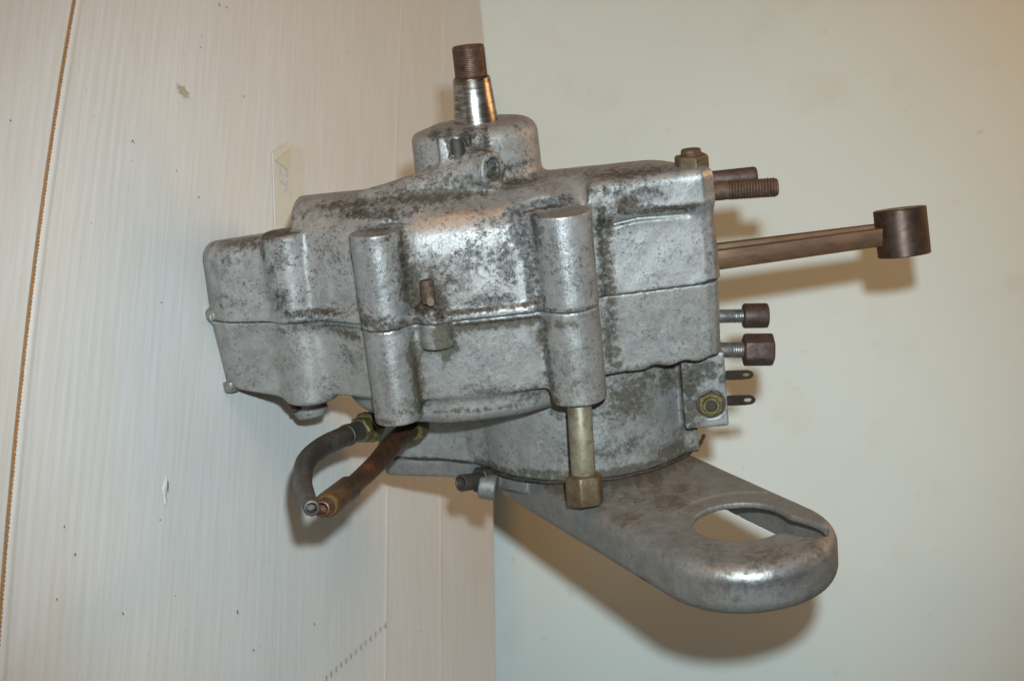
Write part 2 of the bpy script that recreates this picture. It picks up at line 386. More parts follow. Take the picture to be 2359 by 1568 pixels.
def drive(U, A, D):
    u2, d2 = U[:, 0, :].astype(float), D[:, 0, :].astype(float); ex = lambda s: s[:, None, :]
    w = ex(poly2(u2, d2, WALLP)); b2 = ex(poly2(u2, d2, BODY2))
    taper = A*f32(.035)                            # casting draft
    s = smax(ext(w-taper, A, -54, 45, 17), -(A+f32(51.5)-(D-f32(58))*f32(.17)), 9)
    s = smin(s, ext(b2-taper, A, -76, 45, 11), 5)
    t_ = np.clip((f32(38)+w)/f32(38), 0, .985)          # how near the front wall: rounded shoulder
    s = smax(s, -(A+f32(69.8)-f32(29)*(1-np.sqrt(1-t_*t_))-np.maximum(D-f32(82), 0)*f32(.18)), 4)
    # raised pad at the mouth stud
    pad = ext(ex(poly2(u2, d2, [(72, 26), (140, 34.5), (147, 42), (147, 90), (72, 90)])), A, -70, -44, 7)
    pad = smax(pad, -(A+f32(70.0)-np.maximum(D-f32(50), 0)*f32(.2)), 3)
    s = smin(s, pad, 11)
    # hub
    s = smin(s, ext(ex(circ(u2, d2, (12, 88), 35)), A, -103, -50, 9), 9)
    s = smin(s, ext(ex(circ(u2, d2, (-4, 78), 26)), A, -101.5, -50, 5), 5)
    s = smin(s, ext(ex(poly2(u2, d2, [(-14, 58), (-12, 49), (5, 47), (8, 56), (8, 80), (-14, 80)])), A, -101, -58, 1.5), 1.5)
    s = smax(s, -capsule(U, A, D, (-3, -104, 44), (0, -92, 48), 6.5)-f32(.8)*np.sin(U*f32(1.3))*np.sin(A*f32(1.1)), 1)
    s = smax(s, -cyl(U, A, D, (-16, -108, 49.5), (-15, -62, 52), 2.2), 2)
    # slanting oil boss with threaded hole
    e0 = np.array(E(862, 474, 60)); e1 = np.array(E(1112, 394, 47)); e2 = np.array(E(1137, 391, 40))
    s = smin(s, capsule(U, A, D, e0, e1, 10.8), 8)
    ax = nrm((.80, 0, -.6)); s = smin(s, cyl(U, A, D, e2-ax*16, e2, 10.6, .8), 7)
    s = smax(s, -(cyl(U, A, D, e2-ax*15, e2+ax*6, 7.2, .2)+f32(.4)*np.sin((U*f32(ax[0])+A*f32(ax[1])+D*f32(ax[2]))*f32(4.0))), .6)
    # spot faces and bolt bosses
    s = smax(s, -ext(ex(circ(u2, d2, (-46, 4), 21.5)), A, -110, -57.5, .5), 1.2)
    s = smax(s, -ext(ex(circ(u2, d2, (50, 5.5), 25)), A, -110, -57, .5), 1.2)
    # ridge along the joint
    rg = ext(w-f32(3.5), A, -5.8, 6, 2.4); rg = smax(rg, U-f32(48), 3)
    rg = smax(rg, -(np.abs(U+f32(140))-f32(25)), 3); s = smin(s, rg, 3)
    s = smin(s, ext(ex(circ(u2, d2, (-52.5, 14.8), 14.8)), A, -56.5, 5, .45), 7)
    s = smin(s, ext(ex(circ(u2, d2, (55.5, 17), 17.2)), A, -56.5, 5, .45), 7)
    s = smin(s, ext(ex(circ(u2, d2, (-111, 53), 14)), A, -54, 5, 2.5), 8)
    # broken small boss beside the lower bolt boss
    sb = ext(ex(circ(u2, d2, (-22.5, 14.5), 11.5)), A, -15, 5, .8)
    sb = smax(sb, -(A+f32(13)-(U+f32(33))*f32(.35)-f32(2.2)*np.sin(U*f32(.9))*np.sin(U*f32(.37)+1)), 1)
    s = smin(s, sb, 3)
    for (x, y, z, rr) in ((-27, -14, 5, 5), (-20, -11, 4, 6.2), (-15.5, -17, 5.5, 4.2), (-23.5, -7, 4, 4.3), (-17, -6.5, 5, 3.5), (-25, -20, 7, 4)):
        s = smax(s, -(np.sqrt((U-f32(x))**2+(A-f32(y))**2+(D-f32(z))**2)-f32(rr)), .8)
    # ledge under the mouth pad
    s = smax(s, -capsule(U, A, D, (84, -42.5, 32.2), (100, -44.5, 33), 1.5), 2)
    s = smax(s, -capsule(U, A, D, (100, -44.5, 33), (130, -43, 35.6), 1.5), 2)
    # bore, holes
    s = smax(s, -ext(ex(circ(u2, d2, (150, 102), 42)), A, -42, 10, 2), 1)
    s = s+lump(U, A, D, .09, 37, .3)
    gap = f32(-.5)-f32(.1)*np.sin(U*f32(.7))*np.sin(U*f32(.23)+1)-f32(1.5)*np.exp(-((U-f32(141))/f32(5))**2)
    return np.maximum(s, A-gap)
FIT = E(1638, 930, 60)
def timing(U, A, D):
    u2, d2 = U[:, 0, :].astype(float), D[:, 0, :].astype(float); ex = lambda s: s[:, None, :]
    w = ex(poly2(u2, d2, WALLP)); taper = -A*f32(.05)
    s = ext(w-taper, A, -5, 50, 3.5)
    jag = f32(50.0)+f32(1.2)*np.sin(U*f32(.35))+f32(1.0)*np.tanh((f32(98)-U)*f32(.8))-f32(.045)*(U-f32(98))
    s = smax(s, np.where(U > 66, A-jag, A-f32(49)-f32(.17)*(U+f32(128))*(U < -128)), 3)
    s = smax(s, -(U+f32(171)-np.maximum(A-f32(5), 0)*f32(.14)), 3)
    s = smin(s, ext(ex(circ(u2, d2, (-6, 99.5), 88))-taper, A, -5, 66, 7), 5)
    rg = ext(w-f32(1.7), A, -5, 2.8, 1.2); rg = smax(rg, U-f32(50), 3)
    rg = smax(rg, -(np.abs(U+f32(140))-f32(25)), 3); s = smin(s, rg, 2)
    s = smin(s, ext(ex(circ(u2, d2, (-52.5, 14.2), 14.0)), A, -5, 58, .5), 8)
    s = smin(s, ext(ex(circ(u2, d2, (55.5, 17), 16.8)), A, -5, 57, .5), 7)
    s = smin(s, ext(ex(circ(u2, d2, (-109, 55.5), 16)), A, -5, 53, 2.5), 9)
    s = smin(s, ext(ex(circ(u2, d2, (-23.5, 14.5), 10.3)), A, -5, 15.5, .8), 2)
    # gear chest
    front = [(-80, 128), (-62, 117), (-40, 110), (-20, 98), (-4, 82), (14, 62), (138, 76), (147, 84), (147, 180), (-60, 190), (-84, 150)]
    c = np.minimum(poly2(u2, d2, front), circ(u2, d2, (60.6, 121.7), 76.8))
    ch = ext(ex(c), A, 40, 120.5, 1.2)
    lug = ext(ex(poly2(u2, d2, [(121, 59), (148, 59), (148, 120), (121, 120)])), A, 50, 99, 1.6)
    ch = smin(ch, lug, 11)
    s = smin(s, ch, 2.5)
    s = smax(s, -ext(ex(poly2(u2, d2, [(130, 40), (160, 40), (160, 150), (130, 150)])), A, 102, 130, 2), 2)
    s = smax(s, -ext(ex(circ(u2, d2, (150, 102), 42)), A, -10, 42, 2), 1)
    s = smax(s, -cyl(U, A, D, (FIT.x, FIT.y, 40), (FIT.x, FIT.y, 61.5), 9, .5), 1)
    s = s+lump(U, A, D, .09, 41, 1.3)
    gap = f32(.15)+f32(.1)*np.sin(U*f32(.9)+1)*np.sin(U*f32(.31))
    return np.maximum(s, gap-A)
def sub2(a, b): return np.maximum(a, -b)
AP = 122.0
HC = (140, -36)
def cover(U, A, D):
    u2, d2 = U[:, 0, :].astype(float), D[:, 0, :].astype(float); ex = lambda s: s[:, None, :]
    def arm(r, e=0):
        p = np.array((139.5, -49.5)); q = np.array((46, 124.)); v = q-p
        t = np.clip(((u2-p[0])*v[0]+(d2-p[1])*v[1])/(v@v), 0, 1)
        return (np.sqrt((u2-p[0]-v[0]*t)**2+(d2-p[1]-v[1]*t)**2)-(r+1.8-t*.8)).astype(f32)
    left = [(-82, 142), (-78, 126), (-60, 118), (-38, 111), (-20, 100), (-4, 84), (16, 66), (60, 100), (100, 170), (40, 195), (-60, 196)]
    o2 = arm(50); l2 = poly2(u2, d2, left)
    s = ext(ex(o2), A, AP, AP+30, 9)
    s = smin(s, ext(ex(l2), A, AP, AP+13, 3), 3)
    s = smin(s, cyl(U, A, D, (-13, AP+7, 76), (-2, AP+9, 74), 8.5, 1), 2)
    inner = ext(ex(arm(45.5)), A, AP+4.5, AP+60, 6)
    solid = ex(circ(u2, d2, (60, 121), 70))
    inner = smax(inner, -solid, 3); s = smax(s, -inner, 1)
    hole = circ(u2, d2, HC, 27.2)
    sl = poly2(u2, d2, [(150, -48), (176, -70), (184, -66), (186, -56), (172, -38), (158, -26)])
    s = smax(s, -ext(ex(smin(hole, sl, 8))+f32(.25)*np.sin(U*f32(2.1))*np.sin(D*f32(1.3)), A, AP-10, AP+9.5, .3), .8)
    s = smax(s, -ext(ex(circ(u2, d2, (HC[0]+3, HC[1]-1), 43)), A, AP-6, AP+.7, .2), .25)
    s = s+lump(U, A, D, .10, 44, 2.2)
    return np.maximum(s, AP-A+f32(.05))

drive_st = [st('dark', 1265, 466, 60, 14, 1.0, 32), st('dark', 880, 520, 60, 10, .9, 28), st('brown', 1400, 620, 14, 160, .7, 26), st('brown', 760, 480, 120, 16, .6, 45), st('brown', 1000, 450, 160, 22, .6, 40), st('dark', 820, 470, 60, 12, .6, 40), st('brown', 1180, 420, 80, 16, .7, 50), st('brown', 640, 540, 60, 14, .8, 50), st('brown', 1450, 400, 120, 12, .7, 45), st('dark', 1480, 440, 60, 30, .5, 35), st('dark', 830, 700, 30, 40, .4, 15), st('brown', 850, 740, 50, 16, .8, 3), st('dark', 730, 740, 90, 6, .9, 36), st('dark', 648, 590, 26, 34, .75, 45), st('dark', 628, 625, 14, 30, .8, 45), st('dark', 652, 680, 20, 36, .95, 45), st('dark', 604, 590, 10, 22, .6, 45),  # first two put the spot face recess shade into the colour
    st('dark', 860, 492, 70, 13, .9), st('dark', 930, 480, 50, 18, .55), st('dark', 1212, 530, 34, 70, 1.15), st('dark', 1190, 500, 30, 24, 1.0), st('dark', 1222, 640, 14, 80, .85), st('dark', 1170, 600, 45, 80, .42),
    st('dark', 1100, 590, 80, 70, .38), st('dark', 1120, 520, 60, 40, .35), st('dark', 780, 610, 60, 90, .34, 30), st('dark', 730, 600, 40, 100, .3, 35), st('dark', 1440, 430, 26, 40, .45, 32), st('dark', 1500, 445, 60, 24, .35, 34),
    st('dark', 1200, 468, 50, 10, .9), st('dark', 1330, 450, 40, 14, .5), st('dark', 1300, 470, 80, 10, .8), st('dark', 1395, 520, 22, 60, .45), st('dark', 500, 690, 60, 40, .3, 60), st('dark', 560, 700, 30, 20, .35, 55),
    st('dark', 1250, 690, 10, 40, .6), st('dark', 870, 640, 40, 80, .28, 0), st('dark', 1290, 620, 50, 90, .25, 0), st('dark', 1075, 305, 24, 26, 1.0, 48), st('dark', 1120, 320, 8, 50, .6, 55), st('brown', 1100, 340, 40, 50, .5, 52), st('dark', 1130, 385, 14, 26, .8, 44), st('brown', 1150, 400, 30, 20, .8, 50), st('dark', 985, 690, 34, 30, 1.0, 8), st('dark', 1010, 720, 14, 26, .9, 8), st('dark', 1000, 310, 20, 26, .6, 60), st('dark', 1190, 380, 60, 10, .5, 60),  # hub chip and pin cavity are also darkened as recess shade
    st('dark', 1130, 690, 80, 24, .5), st('dark', 720, 725, 90, 10, .6, 36), st('dark', 520, 600, 50, 14, .45, 56),
    st('brown', 950, 660, 34, 60, .95), st('brown', 930, 570, 14, 60, .75), st('brown', 985, 690, 46, 34, 1.0, 6), st('brown', 920, 750, 90, 14, .75, 4), st('brown', 1390, 560, 20, 110, .75, 22),
    st('brown', 1395, 690, 16, 90, .8, 26), st('brown', 1300, 436, 100, 12, .6), st('brown', 1362, 448, 30, 16, .95), st('brown', 1540, 480, 110, 8, .9, 34), st('brown', 1440, 470, 40, 20, .6, 32),
    st('brown', 1060, 715, 100, 8, .6), st('brown', 730, 718, 100, 9, .5, 36), st('brown', 900, 440, 260, 22, .5, 30), st('brown', 1400, 392, 240, 10, .5, 50), st('brown', 560, 560, 120, 16, .5, 60), st('brown', 1090, 410, 160, 26, .45, 45),
    st('brown', 870, 545, 60, 10, .7), st('brown', 1230, 360, 40, 60, .3, 60), st('brown', 1640, 610, 20, 60, .3, 40), st('brown', 1015, 700, 20, 50, .85, 8), st('brown', 990, 640, 90, 60, .45),
    st('bright', 1085, 490, 130, 18, 1, 14), st('bright', 1030, 560, 80, 60, .5, 12), st('bright', 858, 610, 26, 130, .9, 0), st('bright', 1290, 580, 26, 130, .9, 0), st('bright', 1600, 420, 60, 30, .7, 36), st('bright', 1130, 725, 110, 10, .9, 9), st('bright', 660, 705, 20, 25, .9, 42), st('bright', 1200, 640, 14, 40, .6, 14)]  # first one paints the shoulder highlight as lighter metal
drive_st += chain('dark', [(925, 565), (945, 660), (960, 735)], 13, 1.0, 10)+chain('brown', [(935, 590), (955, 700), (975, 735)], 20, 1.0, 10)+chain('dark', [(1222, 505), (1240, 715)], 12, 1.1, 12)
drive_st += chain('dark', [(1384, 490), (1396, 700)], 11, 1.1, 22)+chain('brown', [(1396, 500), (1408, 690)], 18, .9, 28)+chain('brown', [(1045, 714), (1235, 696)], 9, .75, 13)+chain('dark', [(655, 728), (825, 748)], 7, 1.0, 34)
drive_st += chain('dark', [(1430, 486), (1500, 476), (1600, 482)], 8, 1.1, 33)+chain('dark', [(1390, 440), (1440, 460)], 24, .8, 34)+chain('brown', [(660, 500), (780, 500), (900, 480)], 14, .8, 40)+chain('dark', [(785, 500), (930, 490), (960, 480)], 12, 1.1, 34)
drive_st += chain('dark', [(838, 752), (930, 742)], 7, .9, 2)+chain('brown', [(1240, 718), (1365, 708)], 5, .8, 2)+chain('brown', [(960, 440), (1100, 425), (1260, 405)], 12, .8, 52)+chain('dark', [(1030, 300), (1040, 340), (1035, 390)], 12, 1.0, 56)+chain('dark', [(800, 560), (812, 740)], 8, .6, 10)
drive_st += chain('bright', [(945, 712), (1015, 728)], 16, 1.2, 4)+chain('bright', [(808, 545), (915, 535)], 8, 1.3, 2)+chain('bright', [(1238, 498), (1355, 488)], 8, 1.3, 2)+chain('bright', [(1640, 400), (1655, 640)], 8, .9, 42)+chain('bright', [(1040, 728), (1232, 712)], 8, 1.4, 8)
timing_st = [st('dark', 730, 752, 90, 8, .9, 34), st('brown', 780, 770, 70, 16, .7, 28), st('brown', 1420, 860, 60, 24, .7, 40), st('dark', 1120, 870, 70, 60, .3), st('brown', 1290, 745, 60, 14, .5, 3), st('brown', 1400, 1040, 160, 40, .4, 50), st('brown', 960, 860, 16, 110, .9), st('brown', 1020, 770, 24, 60, 1.0, 8), st('brown', 1010, 810, 50, 12, .95, 8), st('brown', 1150, 745, 110, 12, .8), st('brown', 940, 930, 80, 30, .5), st('brown', 1245, 780, 14, 40, .7),
    st('brown', 1260, 920, 70, 16, .6), st('brown', 1400, 800, 12, 130, .7, 26), st('brown', 1330, 880, 60, 70, .35, 3), st('brown', 1450, 920, 90, 70, .55, 48), st('brown', 1560, 880, 60, 40, .6, 60), st('brown', 1600, 850, 90, 22, .5, 55), st('brown', 1600, 940, 26, 60, .7, 60),
    st('brown', 1420, 1085, 170, 14, 1.0, 48), st('brown', 1230, 1095, 90, 10, .9, 48), st('brown', 1560, 1040, 60, 26, .95, 60), st('brown', 1590, 1010, 50, 26, .8, 60), st('brown', 1000, 1035, 120, 10, .8, 80), 
    st('brown', 1080, 900, 60, 30, .3), st('brown', 1500, 1000, 90, 60, .3, 50), st('brown', 880, 975, 60, 12, .5, 2),
    st('dark', 1230, 905, 70, 26, .75), st('dark', 1130, 900, 80, 14, .5), st('dark', 1270, 880, 12, 60, .6), st('dark', 800, 830, 36, 46, .45, 30), st('dark', 760, 900, 30, 50, .4, 40), st('dark', 820, 940, 50, 20, .4, 20), st('dark', 1230, 820, 40, 50, .25), st('dark', 1455, 1020, 36, 26, .62, 50), st('dark', 590, 860, 60, 40, .32, 52), st('dark', 510, 880, 20, 20, .5, 60), st('dark', 1440, 790, 120, 60, .22, 36), st('dark', 1500, 840, 60, 10, .7, 36), st('dark', 660, 760, 80, 16, .45, 42), st('dark', 690, 800, 24, 60, .3, 42), st('dark', 1250, 760, 10, 40, .5),
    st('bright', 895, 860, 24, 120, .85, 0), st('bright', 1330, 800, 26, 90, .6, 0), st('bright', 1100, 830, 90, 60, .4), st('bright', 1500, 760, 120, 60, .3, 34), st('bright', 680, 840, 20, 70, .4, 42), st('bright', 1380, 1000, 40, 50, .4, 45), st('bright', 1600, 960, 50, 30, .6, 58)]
timing_st += [('brown', Vector((60.6+76*math.cos(t), 119, 121.7+76*math.sin(t))), 5, 3.5+2.5*abs(math.sin(t*7)), 1.0) for t in np.linspace(3.3, 6.1, 26)]
timing_st += chain('brown', [(948, 800), (975, 950)], 18, 1.1, 8)+chain('dark', [(955, 830), (972, 945)], 10, 1.0, 8)+chain('dark', [(1248, 745), (1268, 905)], 12, 1.1, 12)+chain('brown', [(1040, 752), (1240, 738)], 13, 1.1, 12)+chain('dark', [(1050, 745), (1240, 730)], 7, 1.1, 12)
timing_st += chain('dark', [(1402, 690), (1412, 850)], 10, 1.0, 26)+chain('brown', [(1415, 700), (1425, 840)], 16, .8, 30)+chain('dark', [(650, 750), (830, 772)], 8, 1.2, 32)+chain('brown', [(700, 760), (825, 785)], 14, .9, 30)+chain('brown', [(1038, 745), (1048, 800), (1030, 822)], 12, 1.1, 12)+chain('bright', [(975, 765), (985, 800)], 18, .8, 4)
timing_st += chain('dark', [(1590, 900), (1600, 870), (1640, 862), (1668, 870)], 18, 1.2, 60)+chain('brown', [(1585, 870), (1590, 960), (1600, 985)], 16, 1.0, 60)+chain('brown', [(1470, 870), (1560, 862), (1660, 845)], 14, .9, 55)+chain('brown', [(1000, 960), (1120, 950), (1260, 940)], 9, .8, 8)
timing_st += chain('dark', [(1270, 950), (1290, 958), (1400, 950)], 12, .9, 50)+chain('bright', [(845, 772), (925, 765)], 7, 1.3, 2)+chain('bright', [(1255, 738), (1372, 725)], 6, 1.0, 2)+chain('dark', [(740, 870), (745, 940), (790, 962)], 14, .7, 34)
cover_st0 = chain('dark', [(1230, 1112), (1300, 1128), (1420, 1124), (1520, 1092), (1600, 1050)], 14, 1.2, 45)+chain('brown', [(1400, 1150), (1560, 1130), (1640, 1080)], 30, .7, 20)+chain('dark', [(1610, 1180), (1680, 1155), (1780, 1160)], 8, .7, -40)+chain('bright', [(1480, 1225), (1640, 1300), (1760, 1330), (1860, 1305), (1915, 1260)], 18, 1.0, -90)+chain('dark', [(1250, 1200), (1500, 1320), (1650, 1380)], 30, .45, -40)
cover_st = cover_st0+[st('dark', 1180, 1110, 60, 20, .5, 40), st('dark', 1350, 1190, 60, 30, .45, -20), st('brown', 1760, 1280, 90, 26, .45, -90), st('brown', 1880, 1240, 30, 60, .5, -80)]+[('brown', Vector((60.6+(78+2*math.sin(t*9))*math.cos(t), 122, 121.7+(79+3*math.sin(t*9))*math.sin(t))), 6, 6, .9) for t in np.linspace(4.3, 6.1, 20)]+[st('brown', 1500, 1120, 160, 50, .5, 10), st('brown', 1420, 1110, 120, 16, .95, 50), st('brown', 1560, 1060, 70, 20, .8, 60), st('brown', 1430, 1190, 60, 22, .75, -20), st('brown', 1550, 1150, 60, 18, .6, 0), st('brown', 1250, 1100, 120, 10, .6, 45), st('brown', 1700, 1110, 120, 30, .35, 0), st('brown', 1640, 1280, 60, 30, .4, -70),
    st('dark', 1695, 1380, 12, 12, .95, -100), st('dark', 1545, 1130, 24, 9, .9, 10), st('dark', 1300, 1130, 40, 20, .4, 20), st('brown', 1480, 1320, 10, 10, .7, -40),
    st('bright', 1740, 1328, 120, 26, 1.3, -95), st('bright', 1560, 1260, 140, 22, .6, -60), st('bright', 1850, 1290, 60, 30, .6, -90), st('bright', 1250, 1170, 90, 20, .3, 20)]  # rim ones paint the arm edge highlight as lighter metal
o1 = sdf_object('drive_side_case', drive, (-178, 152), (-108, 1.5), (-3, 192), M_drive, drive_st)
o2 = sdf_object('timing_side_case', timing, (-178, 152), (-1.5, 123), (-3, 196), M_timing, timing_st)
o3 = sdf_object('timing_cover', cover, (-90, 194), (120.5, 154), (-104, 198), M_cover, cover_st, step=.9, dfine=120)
for o, l in ((o1, 'upper half of the case with the round shaft hub, speckled with dark oxide'), (o2, 'lower half of the case with the gear chest below it'), (o3, 'darker grey cover with a long rounded arm that has a large round hole')): o['label'] = l
arc = [Vector((60.6+77.3*math.cos(t), 121.0, 121.7+77.3*math.sin(t))) for t in np.linspace(math.radians(188), math.radians(348), 34)]
for k, a_ in enumerate(arc): a_.y += .25*math.sin(k*1.7)
g = tube('cover_gasket', [Vector((-82, 120.8, 143)), Vector((-60, 120.8, 119.5)), Vector((-36, 120.8, 110)), Vector((-18, 120.8, 99))]+arc, [.9+.6*abs(math.sin(k*2.1)) for k in range(38)], M_seam, 8)
g['label'] = 'black oily seam between the gear chest and the darker cover'
def plate(name, P, a0, a1, mat, inset):
    P = [Vector(p) for p in P]; c = sum(P, Vector((0, 0)))/len(P); Q = [p+(c-p).normalized()*inset for p in P]; n_ = len(Q)
    V = [(q.x, a0, q.y) for q in Q]+[(q.x, a1, q.y) for q in Q]
    Fc = [tuple(range(n_)), tuple(range(2*n_-1, n_-1, -1))]+[(i, i+n_, (i+1) % n_+n_, (i+1) % n_) for i in range(n_)]
    o = emesh(name, V, Fc, mat, smooth=False); bmfix(o); return o
plate('joint_gasket', WALLP, -2.2, .6, M_seam, 1.3)['label'] = 'dark seam between the two halves of the case'
# ------------------------------------------------------------------ crankshaft end
AX = Vector((0, -1, 0))
c0 = Vector((10, -98, 88))
prof = [(-6, 15.5), (0, 13.6), (4, 13.6), (31.5, 11.4), (32.1, 11.0), (32.9, 10.0)]
sh = lathe('drive_shaft', c0, AX, prof, M_bright, 64)
sh['label'] = 'polished tapered shaft end with a brown threaded tip'
lathe('shaft_thread', c0+AX*32.8, AX, [(0, 10.2)]+thread(.6, 17.0, 9.95, 1.05, .33)+[(17.6, 9.7), (18.6, 8.8)], M_thread, 64, parent=sh)
lathe('bearing_collar', c0+Vector((0, 5, 0)), AX, [(-4, 20), (1.5, 20), (2, 19.4), (2, 14)], M_dull, 48)
lathe('hub_insert', Vector((-2, -70, 56)), AX, [(0, 5.6), (28, 5.6), (29, 4.8)], M_black, 32)
# ------------------------------------------------------------------ connecting rod
pa = E(1640, 592, 96); pb = E(2078, 534, 96)
dr = (pb-pa).normalized()
dr = Vector((dr.x, dr.y, 0)).normalized()
def rod():
    V = []; Fc = []
    n2 = Vector((0, 0, 1)); n1 = Vector((-dr.y, dr.x, 0))            # n1 ~ +A side, n2 depth
    sec = [(-.5, -1), (-.5, -.55), (-.22, -.45), (-.22, .45), (-.5, .55), (-.5, 1), (.5, 1), (.5, .55), (.22, .45), (.22, -.45), (.5, -.55), (.5, -1)]
    L = (pb-pa).length; n = 12
    for i in range(n+1):
        t = i/n; c = pa+dr*(L*t); wA = 12.2-1.2*t; wD = 11.5-3.5*t
        for (x, y) in sec: V.append(c+n1*(x*wA*1.02)+n2*(y*wD))
    m = len(sec)
    for i in range(n):
        for k in range(m): Fc.append((i*m+k, i*m+(k+1) % m, (i+1)*m+(k+1) % m, (i+1)*m+k))
    Fc.append(tuple(range(m))); Fc.append(tuple(n*m+k for k in range(m)))
    o = emesh('connecting_rod', V, Fc, M_rod); bmfix(o); bevel(o, .0006, 2, 30); return o
cr = rod(); cr['label'] = 'brown stained steel connecting rod pointing up out of the case mouth'
ac = Vector((-dr.y, dr.x, -.17)).normalized()
e0 = pb-ac*14.8
se = lathe('small_end', e0, ac, [(0, 11.2), (0, 15.9), (.5, 16.5), (29.3, 16.5), (29.8, 15.9), (29.8, 11.2), (0, 11.2)][1:6], M_rodend, 64, parent=cr)
lathe('small_end_bush', e0-ac*.2, ac, [(0, 9.6), (0, 11.3), (30.2, 11.3), (30.2, 9.6)], M_brass, 48, parent=se)
# ------------------------------------------------------------------ studs, nuts and bolts
UX = Vector((1, 0, 0))
def stud(px0, px1, py0, py1, d, r, mat, name='stud', lab=None, shank=6, pitch=1.75):
    p = E(px0, py0, d); q = E(px1, py1, d); v = q-p; L = v.length
    prof = [(-14, r*.98), (shank*.2, r*.98), (shank, r*.93)]+thread(shank, L-1.5, r, pitch, .62)+[(L-.6, r*.9), (L, r*.72)]
    o = lathe(name, p, v, prof, mat, 40)
    if lab: o['label'] = lab
    return o
stud(1655, 1792, 440, 431, 62, 5.9, M_rust, 'stud', 'rusty threaded stud nearest the hub side')
p = E(1650, 414, 84); q = E(1744, 404, 84)
o = lathe('stud', p, q-p, [(-12, 5.6), ((q-p).length-2, 5.6), ((q-p).length-.6, 5.2), ((q-p).length, 4.2)], M_brown, 32); o['label'] = 'plain dark stud half hidden behind the rusty threaded one'
def bolt(px0, px1, px2, py, d, rt, rh, hexn, lab, slope=-.02, ph=.2):
    p = E(px0, py, d); q = E(px2, py+slope*(px2-px0), d); v = q-p; L = v.length; t1 = L*(px1-px0)/(px2-px0)
    b = lathe('bolt', p, v, [(-14, rt*.97), (t1*.35, rt*.97)]+thread(t1*.4, t1, rt, 1.25, .5), M_dull, 36)
    lathe('bolt_head', p, v, [(t1-.2, rh*.9), (t1+.7, rh), (L-1.6, rh), (L-.5, rh*.95), (L, rh*.8)], M_brown, 72 if hexn else 48, hexn, ph, parent=b, deg=28)
    b['label'] = lab
bolt(1668, 1712, 1770, 728, 108, 4.6, 8.1, 0, 'small bolt with a round brown head', -.015)
bolt(1668, 1713, 1782, 806, 80, 5.1, 9.2, 6, 'larger bolt with a hexagonal brown head', -.01, .18)
# nut on top of the mouth lug
p = E(1594, 382, 52); 
nb = lathe('nut', Vector((p.x, p.y+1.2, p.z)), AX, [(0, 8.6), (.6, 9.2), (6.5, 9.2), (7.6, 8.4), (7.8, 6)], M_nut, 72, 6, .35, deg=28)
nb['label'] = 'small brown and silver nut at the mouth corner'
lathe('bolt_tip', Vector((p.x, p.y+1.2, p.z)), AX, thread(6, 10.2, 6.2, 1.2, .3)+[(11.2, 5.6)], M_rust, 32, parent=nb)
# long through bolt under the second boss
p = Vector((55.5, 50, 16)); q = E(1345, 1100, 7)
v = q-p; L = v.length
lb = lathe('through_bolt', p, v, [(0, 7.1), (9, 7.1), (9.6, 7.35), (L-3, 7.35), (L-2, 7.0), (L+2, 7.0)], M_olive, 48)
lb['label'] = 'long olive coloured bolt hanging down out of the bolt boss'
lathe('bolt_nut', p, v, [(L-2.2, 8.3), (L-1.2, 9.7), (L+1.0, 10.3), (L+14.0, 10.3), (L+15.8, 9.6), (L+16, 7)], M_nut, 72, 6, .28, parent=lb, deg=28)
# small pin in the broken boss
p = E(986, 690, 3); 
pn = lathe('pin', Vector((p.x, p.y+3, p.z+5)), AX, [(0, 4.1), (12.4, 4.1), (13.4, 3.6)], M_pin, 28, wob=.03); pn['label'] = 'short rusty pin in the chipped boss'
lathe('pin_end', Vector((p.x+.8, p.y+.5, p.z+4)), Vector((.1, .25, -1)), [(0, 2.3), (5.3, 2.3), (5.8, 1.9)], steel('pinkish_pin_end', [(.15, .10, .08), (.23, .17, .145)], .5, .3, 300, .3), 24, parent=pn)
# brass union in the lug of the gear chest
fp = Vector((FIT.x, FIT.y, 62)); DX = Vector((0, 0, -1))
def ring_fitting(name, p, ax, rh, rb, rbore, mat, lab, L=5.0, B=3.5):
    o = lathe(name, p, ax, [(0, rh), (L-.6, rh), (L, rh*.94), (L, rb*1.02), (L+B*.2, rb), (L+B, rb*.96), (L+B, rbore), (L-2, rbore*.95)], mat, 72, 0, 0, deg=30) if False else None
    V = lathe(name, p, ax, [(0, rh), (L-.6, rh), (L, rh*.93)], mat, 72, 6, .1, deg=28)
    lathe('union_collar', p, ax, [(L-1, rb), (L+B*.7, rb), (L+B, rb*.93), (L+B, rbore*1.05), (L+B-.3, rbore), (L+.02, rbore*.95)], mat, 48, parent=V)
    lathe('bore_shade_disc', p, ax, [(L, rbore*1.02), (L+.15, rbore*.97)], M_black, 32, parent=V)  # black disc stands in for the shade deep in the bore
    V['label'] = lab; return V
ring_fitting('pipe_union', fp, Vector((-.06, -.05, -1)), 7.4, 5.4, 3.5, M_brass, 'dirty brass hexagonal union set in the square lug', 4.5, 3.2)
lathe('union_washer', Vector((FIT.x, FIT.y, 62.5)), DX, [(0, 8.8), (1.6, 8.8), (2.0, 8.2)], M_grime, 40, wob=.05)
# union on the cover at the lower left
p = E(1110, 1106, 78); q = E(1062, 1112, 66)
v = (q-p); L = v.length; 
un = lathe('pipe_union', p-v.normalized()*6, v, [(0, 8.0), (8.4, 8.0), (9, 7.4)], M_pipe, 72, 6, .3, deg=28)
un['label'] = 'small dark union screwed into the cover at its lower left'
tube('union_nipple', [p, p+v*.5, q], [5.6, 5.4, 5.6], M_pipe, parent=un, bore=4.2)
